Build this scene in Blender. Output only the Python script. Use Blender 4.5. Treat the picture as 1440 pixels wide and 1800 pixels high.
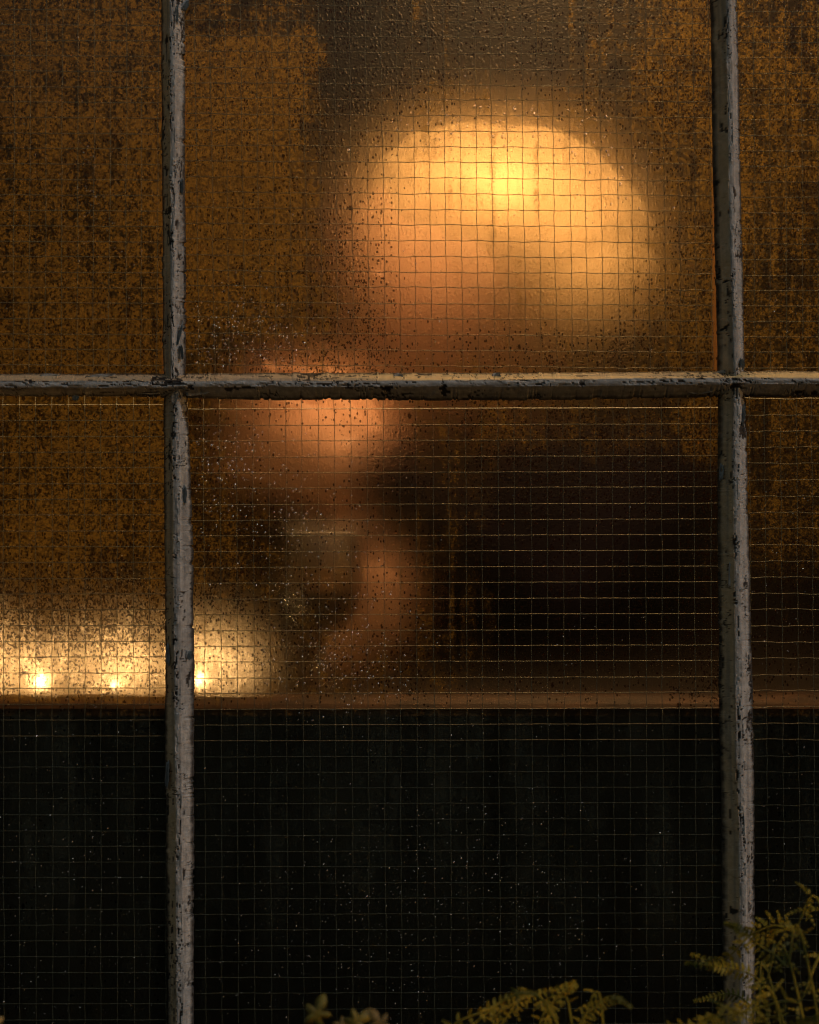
import bpy, bmesh, math, random
import numpy as np
from mathutils import Vector, Matrix
for o in list(bpy.data.objects): bpy.data.objects.remove(o)
random.seed(7); rng = np.random.default_rng(7)
sc = bpy.context.scene; COL = sc.collection
S = 0.00045           # metres per photo pixel on the window plane
ZC = 1.15             # height of the camera axis
D = 1.8               # camera to window

# ------------------------------------------------------------------ camera
cd = bpy.data.cameras.new('camera'); cam = bpy.data.objects.new('camera', cd); COL.objects.link(cam)
cam.location = (0, -D, ZC); cam.rotation_euler = (math.pi/2, 0, 0)
cd.sensor_fit = 'VERTICAL'; cd.sensor_height = 36; cd.lens = 36*D/(1800*S)
cd.clip_start = 0.02; cd.clip_end = 300
cd.dof.use_dof = True; cd.dof.focus_distance = D-0.004; cd.dof.aperture_fstop = 3.6
sc.camera = cam
# ------------------------------------------------------------------ dusk sky and dim sun
SUN_EL, SUN_AZ = 38, 66      # azimuth measured from -Y (camera side) towards +X
w = bpy.data.worlds.new('World'); sc.world = w; w.use_nodes = True
nt = w.node_tree; bg = nt.nodes['Background']; bg.inputs['Strength'].default_value = 0.14
sk = nt.nodes.new('ShaderNodeTexSky'); sk.sky_type = 'NISHITA'; sk.sun_disc = False
sd = Vector((math.sin(math.radians(SUN_AZ))*math.cos(math.radians(SUN_EL)), -math.cos(math.radians(SUN_AZ))*math.cos(math.radians(SUN_EL)), math.sin(math.radians(SUN_EL))))
sk.sun_elevation = math.radians(2); sk.sun_rotation = math.atan2(sd.x, sd.y)
nt.links.new(sk.outputs[0], bg.inputs[0])
sl = bpy.data.lights.new('sun', 'SUN'); sun = bpy.data.objects.new('sun', sl); COL.objects.link(sun)
sl.energy = 0.5; sl.angle = math.radians(2.0); sl.color = (1.0, 0.97, 0.94)
sun.rotation_euler = sd.to_track_quat('Z', 'Y').to_euler()
sc.view_settings.view_transform = 'Standard'; sc.view_settings.look = 'None'
sc.view_settings.exposure = 0; sc.view_settings.gamma = 1
cy = sc.cycles
cy.use_denoising = True
cy.max_bounces = 8; cy.transmission_bounces = 8; cy.transparent_max_bounces = 12; cy.diffuse_bounces = 3; cy.glossy_bounces = 3
cy.sample_clamp_indirect = 4; cy.caustics_refractive = True; cy.caustics_reflective = False; cy.blur_glossy = 0.3
cy.use_adaptive_sampling = False
sc.render.film_transparent = False
try: cy.filter_width = 1.2
except Exception: pass

# ------------------------------------------------------------------ helpers
def P(px, py, Y=0.0):           # point on the window plane
    return Vector(((px-720)*S, Y, ZC+(900-py)*S))
IOR = 1.45
def A(px, py, Y):               # where a thing behind the rough pane stands (measured, with the bend of the glass)
    k = 1+Y/(D*IOR)
    return Vector(((px-720)*S*k, Y, ZC+(900-py)*S*k))
def F(px, py, Y):               # in front of or behind the window in plain air
    k = (D+Y)/D
    return Vector(((px-720)*S*k, Y, ZC+(900-py)*S*k))
def hsh(ix, iy, seed):
    h = (ix.astype(np.int64)*374761393 + iy.astype(np.int64)*668265263 + seed*1442695041) & 0xffffffff
    h = ((h ^ (h >> 13))*1274126177) & 0xffffffff
    return ((h ^ (h >> 16)) & 0xffff)/65535.0
def vn(x, y, seed=0):
    x = np.asarray(x, float); y = np.asarray(y, float)
    ix = np.floor(x); iy = np.floor(y); fx = x-ix; fy = y-iy
    fx = fx*fx*(3-2*fx); fy = fy*fy*(3-2*fy)
    a = hsh(ix, iy, seed); b = hsh(ix+1, iy, seed); c = hsh(ix, iy+1, seed); d = hsh(ix+1, iy+1, seed)
    return (a*(1-fx)+b*fx)*(1-fy)+(c*(1-fx)+d*fx)*fy
def fbm(x, y, seed=0, o=4):
    s = 0; a = 1; t = 0
    for k in range(o):
        s = s+a*vn(np.asarray(x)*2**k, np.asarray(y)*2**k, seed+k*17); t += a; a *= .55
    return s/t
def ss(a, b, x):
    t = np.clip((x-a)/(b-a), 0, 1); return t*t*(3-2*t)
def mesh_obj(name, verts, faces, mat, parent=None, smooth=True):
    me = bpy.data.meshes.new(name); me.from_pydata([tuple(v) for v in verts], [], [tuple(f) for f in faces]); me.update()
    for m in (mat if isinstance(mat, (list, tuple)) else [mat]): me.materials.append(m)
    if smooth: me.polygons.foreach_set('use_smooth', [True]*len(me.polygons))
    o = bpy.data.objects.new(name, me); COL.objects.link(o)
    if parent: o.parent = parent
    return o
def grid_faces(nr, nc, off=0):
    i = np.arange(nr-1)[:, None]*nc+np.arange(nc-1)[None, :]
    return (np.stack([i, i+1, i+nc+1, i+nc], -1).reshape(-1, 4)+off).tolist()
def attr(o, name, arr):
    a = o.data.attributes.new(name, 'FLOAT', 'POINT'); a.data.foreach_set('value', np.asarray(arr, np.float32).ravel())
def bm_obj(name, bm, mat, parent=None, smooth=False):
    me = bpy.data.meshes.new(name); bm.to_mesh(me); bm.free(); me.materials.append(mat)
    if smooth: me.polygons.foreach_set('use_smooth', [True]*len(me.polygons))
    o = bpy.data.objects.new(name, me); COL.objects.link(o)
    if parent: o.parent = parent
    return o
def box(bm, x0, x1, y0, y1, z0, z1, bev=0):
    r = bmesh.ops.create_cube(bm, size=1)
    for v in r['verts']:
        v.co = Vector(((x0+x1)/2+v.co.x*(x1-x0), (y0+y1)/2+v.co.y*(y1-y0), (z0+z1)/2+v.co.z*(z1-z0)))
    if bev:
        es = list({e for v in r['verts'] for e in v.link_edges})
        bmesh.ops.bevel(bm, geom=es, offset=bev, segments=2, affect='EDGES', profile=.5)
def lathe(bm, prof, c, seg=28, sx=1, sy=1, rot=None):
    rings = []
    for r, z in prof:
        ring = []
        for k in range(seg):
            a = 2*math.pi*k/seg
            p = Vector((r*sx*math.cos(a), r*sy*math.sin(a), z))
            if rot: p = rot @ p
            ring.append(bm.verts.new(p+c))
        rings.append(ring)
    for a, b in zip(rings, rings[1:]):
        for k in range(seg):
            bm.faces.new((a[k], a[(k+1) % seg], b[(k+1) % seg], b[k]))
    bm.faces.new(rings[0][::-1]); bm.faces.new(rings[-1])
def tube(bm, pts, r, seg=6, r1=None):
    pts = [Vector(p) for p in pts]; rings = []
    n = len(pts)
    for i, p in enumerate(pts):
        t = (pts[min(i+1, n-1)]-pts[max(i-1, 0)]).normalized()
        up = Vector((0, 0, 1)) if abs(t.z) < .9 else Vector((1, 0, 0))
        a = t.cross(up).normalized(); b = t.cross(a).normalized()
        rr = r if r1 is None else r+(r1-r)*i/(n-1)
        rings.append([bm.verts.new(p+(a*math.cos(2*math.pi*k/seg)+b*math.sin(2*math.pi*k/seg))*rr) for k in range(seg)])
    for a, b in zip(rings, rings[1:]):
        for k in range(seg):
            bm.faces.new((a[k], a[(k+1) % seg], b[(k+1) % seg], b[k]))
    bm.faces.new(rings[0][::-1]); bm.faces.new(rings[-1])
def tag(o, label=None, cat=None, group=None, kind=None):
    if label: o['label'] = label
    if cat: o['category'] = cat
    if group: o['group'] = group
    if kind: o['kind'] = kind
    return o
def empty(name, loc=(0, 0, 0)):
    o = bpy.data.objects.new(name, None); o.empty_display_size = .05; COL.objects.link(o); o.location = loc; return o
def keep(o, par):               # parent without moving
    o.parent = par; o.matrix_parent_inverse = Matrix.Translation(par.location).inverted(); return o

# ------------------------------------------------------------------ materials
class NT:
    def __init__(s, name):
        s.m = bpy.data.materials.new(name); s.m.use_nodes = True; s.t = s.m.node_tree
        s.t.nodes.clear(); s.out = s.n('ShaderNodeOutputMaterial')
    def n(s, typ, **kw):
        nd = s.t.nodes.new(typ)
        for k, v in kw.items():
            if k.startswith('_'): setattr(nd, k[1:], v)
        return nd
    def set(s, sock, v):
        if hasattr(v, 'is_output') or isinstance(v, bpy.types.NodeSocket): s.t.links.new(v, sock)
        else: sock.default_value = v
    def math(s, op, a, b=0.0, c=0.0, clamp=False):
        nd = s.n('ShaderNodeMath', _operation=op, _use_clamp=clamp)
        s.set(nd.inputs[0], a); s.set(nd.inputs[1], b); s.set(nd.inputs[2], c); return nd.outputs[0]
    def ramp(s, v, a, b, lo=0.0, hi=1.0):
        nd = s.n('ShaderNodeMapRange', _interpolation_type='SMOOTHSTEP')
        for i, q in enumerate((v, a, b, lo, hi)): s.set(nd.inputs[i], q)
        return nd.outputs[0]
    def noise(s, vec, scale, detail=3, rough=.55, dist=0.0):
        nd = s.n('ShaderNodeTexNoise'); s.set(nd.inputs['Vector'], vec); s.set(nd.inputs['Scale'], scale)
        nd.inputs['Detail'].default_value = detail; nd.inputs['Roughness'].default_value = rough; nd.inputs['Distortion'].default_value = dist
        return nd.outputs['Fac']
    def coords(s, scale=(1, 1, 1)):
        tc = s.n('ShaderNodeTexCoord'); mp = s.n('ShaderNodeMapping'); s.t.links.new(tc.outputs['Object'], mp.inputs[0])
        mp.inputs['Scale'].default_value = scale; return mp.outputs[0]
    def col(s, f, a, b):
        nd = s.n('ShaderNodeMix', _data_type='RGBA'); s.set(nd.inputs[0], f); s.set(nd.inputs[6], a); s.set(nd.inputs[7], b); return nd.outputs[2]
    def bump(s, h, strength, dist):
        nd = s.n('ShaderNodeBump'); s.set(nd.inputs['Height'], h); nd.inputs['Strength'].default_value = strength; nd.inputs['Distance'].default_value = dist
        return nd.outputs[0]
    def attr(s, name):
        nd = s.n('ShaderNodeAttribute'); nd.attribute_name = name; return nd.outputs['Fac']
    def bs(s, typ, **kw):
        nd = s.n(typ)
        for k, v in kw.items(): s.set(nd.inputs[k.replace('_', ' ')], v)
        return nd.outputs[0]
    def mix(s, f, a, b):
        nd = s.n('ShaderNodeMixShader'); s.set(nd.inputs[0], f); s.t.links.new(a, nd.inputs[1]); s.t.links.new(b, nd.inputs[2]); return nd.outputs[0]
    def add(s, a, b):
        nd = s.n('ShaderNodeAddShader'); s.t.links.new(a, nd.inputs[0]); s.t.links.new(b, nd.inputs[1]); return nd.outputs[0]
    def fin(s, sh): s.t.links.new(sh, s.out.inputs[0]); return s.m
def plain(name, c, rough=.6, metal=0, nscale=60, amt=.35, bump=.3, stretch=(1, 1, 1), spec=.5):
    q = NT(name); v = q.coords(stretch)
    n = q.noise(v, nscale, 5, .6)
    c2 = tuple(x*(1-amt) for x in c)+(1,)
    base = q.col(q.ramp(n, .35, .65), c2, tuple(min(1, x*(1+amt*.4)) for x in c)+(1,))
    pr = q.n('ShaderNodeBsdfPrincipled'); q.set(pr.inputs['Base Color'], base)
    pr.inputs['Roughness'].default_value = rough; pr.inputs['Metallic'].default_value = metal
    pr.inputs['Specular IOR Level'].default_value = spec
    q.set(pr.inputs['Normal'], q.bump(n, bump, .002)); return q.fin(pr.outputs[0])

# inner face of the wired glass: fogged glass, amber scum film, dark mould specks
def film_material():
    q = NT('fogged_glass')
    v = q.coords(); vs = q.coords((1, 1, .12)); vd = q.coords((1, 1, .6))
    f = q.attr('film'); g = q.attr('grime'); ro = q.attr('fog')
    grain = q.noise(v, 900, 2, .6)
    mid = q.noise(v, 420, 4, .65)
    big = q.noise(v, 60, 5, .65)
    strk = q.noise(vs, 260, 4, .6)
    # film cover
    fsum = q.math('ADD', f, q.math('MULTIPLY', q.math('SUBTRACT', big, .5), 1.1))
    fsum = q.math('ADD', fsum, q.math('MULTIPLY', q.math('SUBTRACT', mid, .5), 1.35))
    fsum = q.math('ADD', fsum, q.math('MULTIPLY', q.math('SUBTRACT', strk, .5), .75))
    fsum = q.math('ADD', fsum, q.math('MULTIPLY', q.math('SUBTRACT', grain, .5), .9))
    fpat = q.ramp(fsum, .20, .80)
    fl = q.math('MULTIPLY', q.math('ADD', q.math('MULTIPLY', fpat, .85), .15), q.ramp(f, .06, .40), clamp=True)
    # mould specks: voronoi dots whose size follows the grime value
    def dots(vec, sc_, k, seedoff):
        vo = q.n('ShaderNodeTexVoronoi'); vo.feature = 'F1'
        ad = q.n('ShaderNodeVectorMath', _operation='ADD'); q.set(ad.inputs[0], vec); ad.inputs[1].default_value = (seedoff, seedoff*.7, seedoff*1.3)
        q.set(vo.inputs['Vector'], ad.outputs[0]); vo.inputs['Scale'].default_value = sc_
        sep = q.n('ShaderNodeSeparateColor'); q.set(sep.inputs[0], vo.outputs['Color'])
        keep_ = q.math('LESS_THAN', sep.outputs[0], q.math('MULTIPLY', g, k))
        rad = q.math('ADD', q.math('MULTIPLY', sep.outputs[1], .28), .10)
        d = q.math('ADD', vo.outputs['Distance'], q.math('MULTIPLY', q.math('SUBTRACT', grain, .5), .35))
        return q.math('MULTIPLY', keep_, q.math('SUBTRACT', 1.0, q.ramp(d, q.math('MULTIPLY', rad, .75), q.math('MULTIPLY', rad, 1.15))))
    d1 = dots(vd, 480, 1.2, 0.0); d2 = dots(v, 270, .7, 3.1); d3 = dots(vd, 150, .07, 7.7)
    gn = q.math('ADD', q.math('MULTIPLY', mid, .55), q.math('ADD', q.math('MULTIPLY', grain, .25), q.math('MULTIPLY', strk, .2)))
    thr = q.math('SUBTRACT', .66, q.math('MULTIPLY', g, .17))
    patch = q.math('MULTIPLY', q.ramp(gn, thr, q.math('ADD', thr, .09)), .72)
    gm = q.math('MAXIMUM', q.math('MAXIMUM', d1, d2), q.math('MAXIMUM', d3, patch))
    sp = q.noise(q.coords((1, 1, .7)), 620, 1, .5)
    st_ = q.math('SUBTRACT', .80, q.math('MULTIPLY', g, .27))
    gm = q.math('MAXIMUM', gm, q.ramp(sp, st_, q.math('ADD', st_, .05)))
    gm = q.math('MULTIPLY', gm, .84)
    # bumps: fine orange-peel of condensation
    hb = q.math('ADD', q.math('MULTIPLY', grain, .5), q.math('MULTIPLY', q.noise(v, 700, 2, .5), .8))
    dr = q.n('ShaderNodeTexVoronoi'); q.set(dr.inputs['Vector'], vd); dr.inputs['Scale'].default_value = 330
    hb = q.math('ADD', hb, q.math('MULTIPLY', q.ramp(dr.outputs['Distance'], .12, .42, 1.0, 0.0), .5))
    nb = q.bump(hb, .5, .0004)
    nsoft = q.bump(hb, .3, .0003)
    r1 = q.math('MULTIPLY', ro, .50); r2 = q.math('MULTIPLY', ro, .54)
    ra = q.bs('ShaderNodeBsdfRefraction', Color=(.97, .86, .70, 1), Roughness=r1, IOR=IOR, Normal=nb)
    rb = q.bs('ShaderNodeBsdfRefraction', Color=(.97, .76, .52, 1), Roughness=r2, IOR=IOR, Normal=nb)
    clear = q.mix(.3, ra, rb)
    tr = q.bs('ShaderNodeBsdfTransparent', Color=(.96, .88, .74, 1))
    clear = q.mix(.12, clear, tr)
    tex = q.math('ADD', q.math('MULTIPLY', q.ramp(mid, .3, .7), .5), q.math('MULTIPLY', q.ramp(grain, .3, .7), .5))
    fc = q.col(q.ramp(tex, .15, .85), (.085, .043, .005, 1), (.36, .205, .034, 1))
    fc = q.col(q.attr('rim'), fc, (.40, .17, .05, 1))  # orange rim colour paints the lit strip along the pane edge
    tl = q.bs('ShaderNodeBsdfTranslucent', Color=fc, Normal=nsoft)
    df = q.bs('ShaderNodeBsdfDiffuse', Color=(.30, .30, .22, 1), Normal=nsoft)
    scum = q.mix(.3, tl, df)
    s1 = q.mix(q.math('MULTIPLY', fl, .66), clear, scum)
    du = q.math('MULTIPLY', q.attr('dust'), q.math('ADD', .35, q.math('MULTIPLY', q.math('ADD', strk, mid), .65)), 0, True)
    s1 = q.mix(q.math('MULTIPLY', q.math('MULTIPLY', du, q.ramp(fsum, .25, .6, .5, 1.0)), .50), s1, q.bs('ShaderNodeBsdfDiffuse', Color=(.42, .41, .33, 1)))
    dark = q.bs('ShaderNodeBsdfDiffuse', Color=(.012, .008, .005, 1), Roughness=.9)
    dk2 = q.bs('ShaderNodeBsdfTranslucent', Color=(.028, .011, .004, 1))
    dark = q.mix(.5, dark, dk2)
    return q.fin(q.mix(gm, s1, dark))
def front_glass():
    q = NT('glass_face'); v = q.coords()
    h = q.noise(v, 500, 3, .6)
    nb = q.bump(h, .3, .0002)
    fr = q.n('ShaderNodeFresnel'); fr.inputs['IOR'].default_value = 1.4; q.set(fr.inputs['Normal'], nb)
    gl = q.bs('ShaderNodeBsdfGlossy', Color=(.9, .95, 1, 1), Roughness=.12, Normal=nb)
    t = q.bs('ShaderNodeBsdfTransparent', Color=(.97, .98, .97, 1))
    return q.fin(q.mix(fr.outputs[0], t, gl))
M = {}
M['film'] = film_material(); M['front'] = front_glass()
q = NT('drop_water')
rf = q.bs('ShaderNodeBsdfRefraction', Color=(1, .97, .92, 1), Roughness=.02, IOR=1.33)
gl = q.bs('ShaderNodeBsdfGlossy', Color=(1, 1, 1, 1), Roughness=.2)
tr = q.bs('ShaderNodeBsdfTransparent', Color=(1, 1, 1, 1))
M['drop'] = q.fin(q.mix(.26, q.mix(.5, rf, tr), gl))
M['wire'] = plain('drawn_wire', (.95, .80, .58), .55, .15, 900, .5, .2)
def paint_material(name, base, warm):
    q = NT(name); v = q.coords()
    n = q.noise(v, 180, 6, .65); n2 = q.noise(v, 40, 4, .6); n3 = q.noise(v, 900, 2, .6)
    c = q.col(q.ramp(n, .3, .7), tuple(x*.62 for x in base)+(1,), base+(1,))
    c = q.col(q.math('MULTIPLY', q.ramp(n2, .35, .6), q.attr('warmlit_putty')), c, warm+(1,))
    c = q.col(q.attr('warmlit_putty'), c, q.col(n, (.40, .27, .15, 1), (.85, .62, .36, 1)))  # tan tone puts warm side light into left and upper bevel colour
    c = q.col(q.attr('pale'), c, q.col(n, (.92, .58, .22, 1), (1, .78, .40, 1)))  # lamplight gold put into the upper bevel colour
    st = q.attr('streak'); c = q.col(q.math('MULTIPLY', st, .55), c, tuple(x*.3 for x in base)+(1,))
    ck = q.attr('chip'); c = q.col(ck, c, (.012, .011, .012, 1))
    pr = q.n('ShaderNodeBsdfPrincipled'); q.set(pr.inputs['Base Color'], c); pr.inputs['Roughness'].default_value = .62
    pr.inputs['Specular IOR Level'].default_value = .3
    q.set(pr.inputs['Normal'], q.bump(q.math('ADD', n, q.math('MULTIPLY', n3, .3)), .5, .0012)); return q.fin(pr.outputs[0])
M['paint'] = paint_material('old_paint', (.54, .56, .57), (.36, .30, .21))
M['warmlit_putty'] = plain('hard_putty', (.45, .24, .10), .8, 0, 300, .4, .5)

# ------------------------------------------------------------------ the window
window = tag(empty('window', (0, 0, .55)), 'old wired glass window with peeling grey paint, fogged panes glowing amber from a lamp inside', 'window')
TOPY, BOTY, LX, RX = -620, 2120, -640, 2230
def film_maps(x, y):
    def bl(cx, cy_, rx, ry, p=1.0):
        return np.exp(-(((x-cx)/rx)**2+((y-cy_)/ry)**2)**p)
    wx = x+110*(fbm(x/90, y/90, 5)-.5)+44*(fbm(x/22, y/22, 9)-.5)
    wy = y+70*(fbm(x/90, y/90, 31)-.5)+30*(fbm(x/24, y/24, 39)-.5)
    n1 = fbm(x/60, y/170, 51)-.5; n2 = fbm(x/14, y/60, 61)-.5
    f = np.full(x.shape, .5); g = np.full(x.shape, .25); r = np.full(x.shape, 1.0)
    up = y < 679; lo = ~up
    L = x < 305+((y > 679)*10); R = x > 1290; Mi = ~(L | R)
    # left upper
    m = L & up; f[m] = (.62+.10*n1+.10*ss(450, 640, y))[m]; g[m] = (.30+.35*bl(228, 160, 26, 26)+.25*n2+.15*ss(420, 620, y))[m]
    # left lower
    m = L & lo
    v_ = .66+.25*n1-.10*bl(230, 1000, 120, 90)+.1*ss(1080, 1200, y)-.62*ss(1226, 1244, y)
    f[m] = v_[m]
    v_ = .30+.50*ss(930, 1040, y)*(1-.55*ss(1130, 1215, y))+.35*n2+.35*bl(240, 940, 60, 30)+.3*bl(180, 1060, 22, 90)+.2*bl(110, 1080, 90, 50)-.35*ss(1226, 1240, y)
    g[m] = v_[m]
    # middle upper
    m = Mi & up
    v_ = .42+.50*ss(600, 470, wx)*ss(40, 90, wy)*ss(640, 470, wy)-.22*ss(480, 600, wx)*ss(760, 640, wx)*ss(480, 380, wy)-.20*ss(520, 620, wx)*ss(200, 110, wy)*ss(1150, 1020, wx)+.16*ss(1120, 1200, wx)+.25*n1
    v_ = v_-.22*bl(920, 380, 240, 210)-.10*bl(960, 610, 170, 55)-.15*bl(760, 560, 120, 110)-.22*bl(470, 640, 190, 60)-.12*bl(700, 480, 80, 150)
    f[m] = v_[m]
    v_ = .36+.45*n2+.3*n1+.30*ss(470, 560, wx)*ss(720, 620, wx)*ss(300, 420, wy)+.28*ss(1090, 1180, wx)-.9*bl(930, 400, 230, 200, 1.4)+.42*bl(940, 610, 240, 50)+.32*bl(1080, 180, 120, 60)+.5*bl(390, 40, 60, 12)+.25*bl(560, 150, 60, 120)-.15*bl(790, 600, 90, 90)
    g[m] = v_[m]
    v_ = 1-.35*bl(880, 330, 60, 50); r[m] = v_[m]
    # middle lower
    m = Mi & lo
    v_ = .34+.1*n1+.12*ss(470, 380, wx)-.20*ss(740, 860, wx)-.36*ss(850, 930, wx)*ss(770, 860, wy)+.30*ss(1150, 1240, wx)+.07*ss(980, 850, wx)*ss(780, 860, wx)+.16*ss(880, 780, wy)*ss(800, 880, wx)
    v_ = v_+.12*bl(420, 1190, 90, 60)-.10*bl(560, 760, 180, 70)
    v_ = v_-.24*bl(560, 800, 200, 170, 1.5)-.18*bl(640, 1010, 110, 170)
    v_ = v_*(1-ss(1216, 1246, y)*.72)
    f[m] = v_[m]
    v_ = .22+.40*n2+.55*bl(400, 1010, 90, 130)+.35*bl(570, 1130, 70, 50)+.35*bl(690, 1180, 60, 70)+.4*ss(760, 840, wx)*ss(1000, 800, y)+.2*bl(620, 740, 20, 50)+.5*bl(345, 735, 12, 40)-.25*ss(1226, 1250, y)-.2*bl(560, 800, 110, 60)+.25*ss(1180,1240,wx)
    g[m] = v_[m]
    # right panes
    m = R & up; f[m] = (.46+.25*n1-.12*bl(1430, 60, 60, 120))[m]; g[m] = (.48+.4*n2+.3*bl(1420, 380, 40, 120))[m]
    m = R & lo; f[m] = ((.40+.15*n1)*(1-.85*ss(900, 1080, wy)))[m]; g[m] = (.45+.4*n2-.2*ss(1100, 1250, y))[m]
    drip = ss(.60, .72, fbm(x/8, y/260, 71))*ss(.45, .6, fbm(x/120, y/120, 73))
    blot = ss(.58, .70, fbm(x/46, y/58, 75)); pale = ss(.62, .74, fbm(x/11, y/330, 79))
    keepclear = 1-.8*bl(930, 390, 230, 210)*Mi*up
    f = f-.20*drip-.10*blot*keepclear+.16*pale; g = g+.26*drip*keepclear+.20*blot*keepclear-.08*pale
    edge_d = np.minimum(np.abs(x-np.where(x < 600, 318, 1262)), np.abs(y-676)); g = g+.16*ss(46, 14, edge_d)*(fbm(x/16, y/16, 83) > .5)*(x > 300)
    bz = lo*ss(1240, 1262, y); f = f*(1-bz)+bz*(.34+.30*n1+.25*n2-.10*ss(1450, 1750, y)); g = g*(1-.7*bz)
    return np.clip(f, 0.0, 1), np.clip(g, 0, 1), r
def pane(x0, x1, y0, y1, label):
    step = 5.0
    nx = int((x1-x0)/step)+1; ny = int((y1-y0)/step)+1
    xs = np.linspace(x0, x1, nx); ys = np.linspace(y0, y1, ny)
    X, Y = np.meshgrid(xs, ys)
    def lay(dep): return np.stack([(X-720)*S, np.full(X.shape, dep), ZC+(900-Y)*S], -1).reshape(-1, 3)
    c = [(x0, y0), (x1, y0), (x1, y1), (x0, y1)]
    fr = [P(a, b, 0.0) for a, b in c]
    V = np.concatenate([lay(.006), np.array([tuple(p) for p in fr])])
    n0 = nx*ny
    bf = grid_faces(ny, nx)
    cor = [0, nx-1, n0-1, n0-nx]
    faces = bf+[[n0, n0+3, n0+2, n0+1]]
    # edges of the pane
    loops = [list(range(0, nx)), list(range(nx-1, n0, nx)), list(range(n0-1, n0-nx-1, -1)), list(range(n0-nx, -1, -nx))]
    for k, lp in enumerate(loops):
        faces.append(lp[::-1]+[n0+k, n0+(k+1) % 4])
    o = mesh_obj('pane', V, faces, [M['film'], M['front']], window, smooth=False)
    o.matrix_parent_inverse = Matrix.Translation(window.location).inverted()
    mi = [0]*len(bf)+[1]*(len(faces)-len(bf)); o.data.polygons.foreach_set('material_index', mi)
    f, g, r = film_maps(X, Y)
    # lit pane edge painted as a paler orange strip of film
    e = np.minimum(np.minimum(X-x0, x1-X), np.minimum(Y-y0, y1-Y))
    rim = ss(9.5, 6, e+9*(fbm(X/26, Y/40, 77)-.45)+4*(Y > 690)+3*(e < X-x1+1e9)*(e != x1-X))*(Y < 1222)*.8; f = np.clip(f+.5*rim, 0, 1); g = g*(1-.8*rim)
    z4 = [0]*4
    attr(o, 'rim', list(rim.ravel())+z4); dd_ = ss(1235, 1262, Y)*np.clip(.3+1.6*(fbm(X/40, Y/420, 88)-.35), 0, 1)*(1-.6*ss(1480, 1800, Y)); attr(o, 'dust', list(dd_.ravel())+z4); attr(o, 'film', list(f.ravel())+z4); attr(o, 'grime', list(g.ravel())+z4); attr(o, 'fog', list(r.ravel())+z4)
    o['label'] = label
    return o
def wires(par, x0, x1, y0, y1, hy, hs, hslope, vx, vs, vslope, wav, seed):
    rr = random.Random(seed); V = []; Fc = []
    seg = 5
    def run(pts, rad):
        base = len(V); n = len(pts)
        P3 = np.array(pts)
        t = P3[-1]-P3[0]; horiz = abs(t[0]) > abs(t[2])
        for k in range(seg):
            pass
        for p in P3:
            for k in range(seg):
                a = 2*math.pi*k/seg
                if horiz: V.append((p[0], p[1]+rad*math.cos(a), p[2]+rad*math.sin(a)))
                else: V.append((p[0]+rad*math.cos(a), p[1]+rad*math.sin(a), p[2]))
        for i in range(n-1):
            for k in range(seg):
                a0 = base+i*seg+k; a1 = base+i*seg+(k+1) % seg
                Fc.append((a0, a1, a1+seg, a0+seg))
    y = hy-hs*math.ceil((hy-y0)/hs+2)
    k = 0
    while y < y1+20:
        xs = np.arange(x0, x1, 7.0); ph = rr.uniform(0, 6); dy = rr.gauss(0, .35)
        yy = y+dy+hslope*(xs-720)+wav*(np.sin((xs+ph*4)*2*math.pi/vs/2)*.45+1.6*(vn(xs/60, xs*0+k, seed)-.5))
        ok = (yy > y0) & (yy < y1)
        if ok.all(): run([(( a-720)*S, .0030-.0002*math.sin(a*math.pi/vs), ZC+(900-b)*S) for a, b in zip(xs, yy)], .00031)
        y += hs; k += 1
    x = vx-vs*math.ceil((vx-x0)/vs+2)
    while x < x1+20:
        ys = np.arange(y0, y1, 9.0); dx = rr.gauss(0, .35)
        xx = x+dx+vslope*(ys-600)+(wav*.5+.45)*np.sin((ys-hy)*2*math.pi/hs/2+k)*.5+2.2*(vn(ys/110, ys*0+k+x, seed+3)-.5)
        ok = (xx > x0) & (xx < x1)
        if ok.all(): run([((a-720)*S, .0036, ZC+(900-b)*S) for a, b in zip(xx, ys)], .00026)
        x += vs
    o = mesh_obj('wire_mesh', V, Fc, M['wire'], par); return o
pl = [
 (pane(LX, 292, TOPY, 664, 'upper amber pane with a small round mould blot'), (LX, 292, TOPY, 664), (19, 27.2, .006, 22.3, 28.1, -.004, .35)),
 (pane(318, 1262, TOPY, 664, 'upper middle pane with the lit blond head behind it'), (318, 1262, TOPY, 664), (9.0, 27.55, .0078, 485, 27.45, .0135, 1.3)),
 (pane(1290, RX, TOPY, 664, 'upper dark brown pane past the far glazing bar'), (1290, RX, TOPY, 664), (18, 27.3, .001, 1300, 28.1, .004, .35)),
 (pane(LX, 298, 688, BOTY, 'lower pane with bright spots along its shelf line'), (LX, 298, 688, BOTY), (711, 27.75, -.001, 4, 28.65, .001, .25)),
 (pane(326, 1272, 688, BOTY, 'lower middle pane orange on one side and black on the other'), (326, 1272, 688, BOTY), (719, 27.78, -.003, 500.7, 28.8, .004, .35)),
 (pane(1300, RX, 688, BOTY, 'lower nearly black pane past the far glazing bar'), (1300, RX, 688, BOTY), (728.3, 28.6, .001, 1345, 27.6, .008, 1.3))]
for i, (o, b, wv) in enumerate(pl):
    wires(o, b[0], b[1], b[2], b[3], *wv, 40+i)

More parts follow.
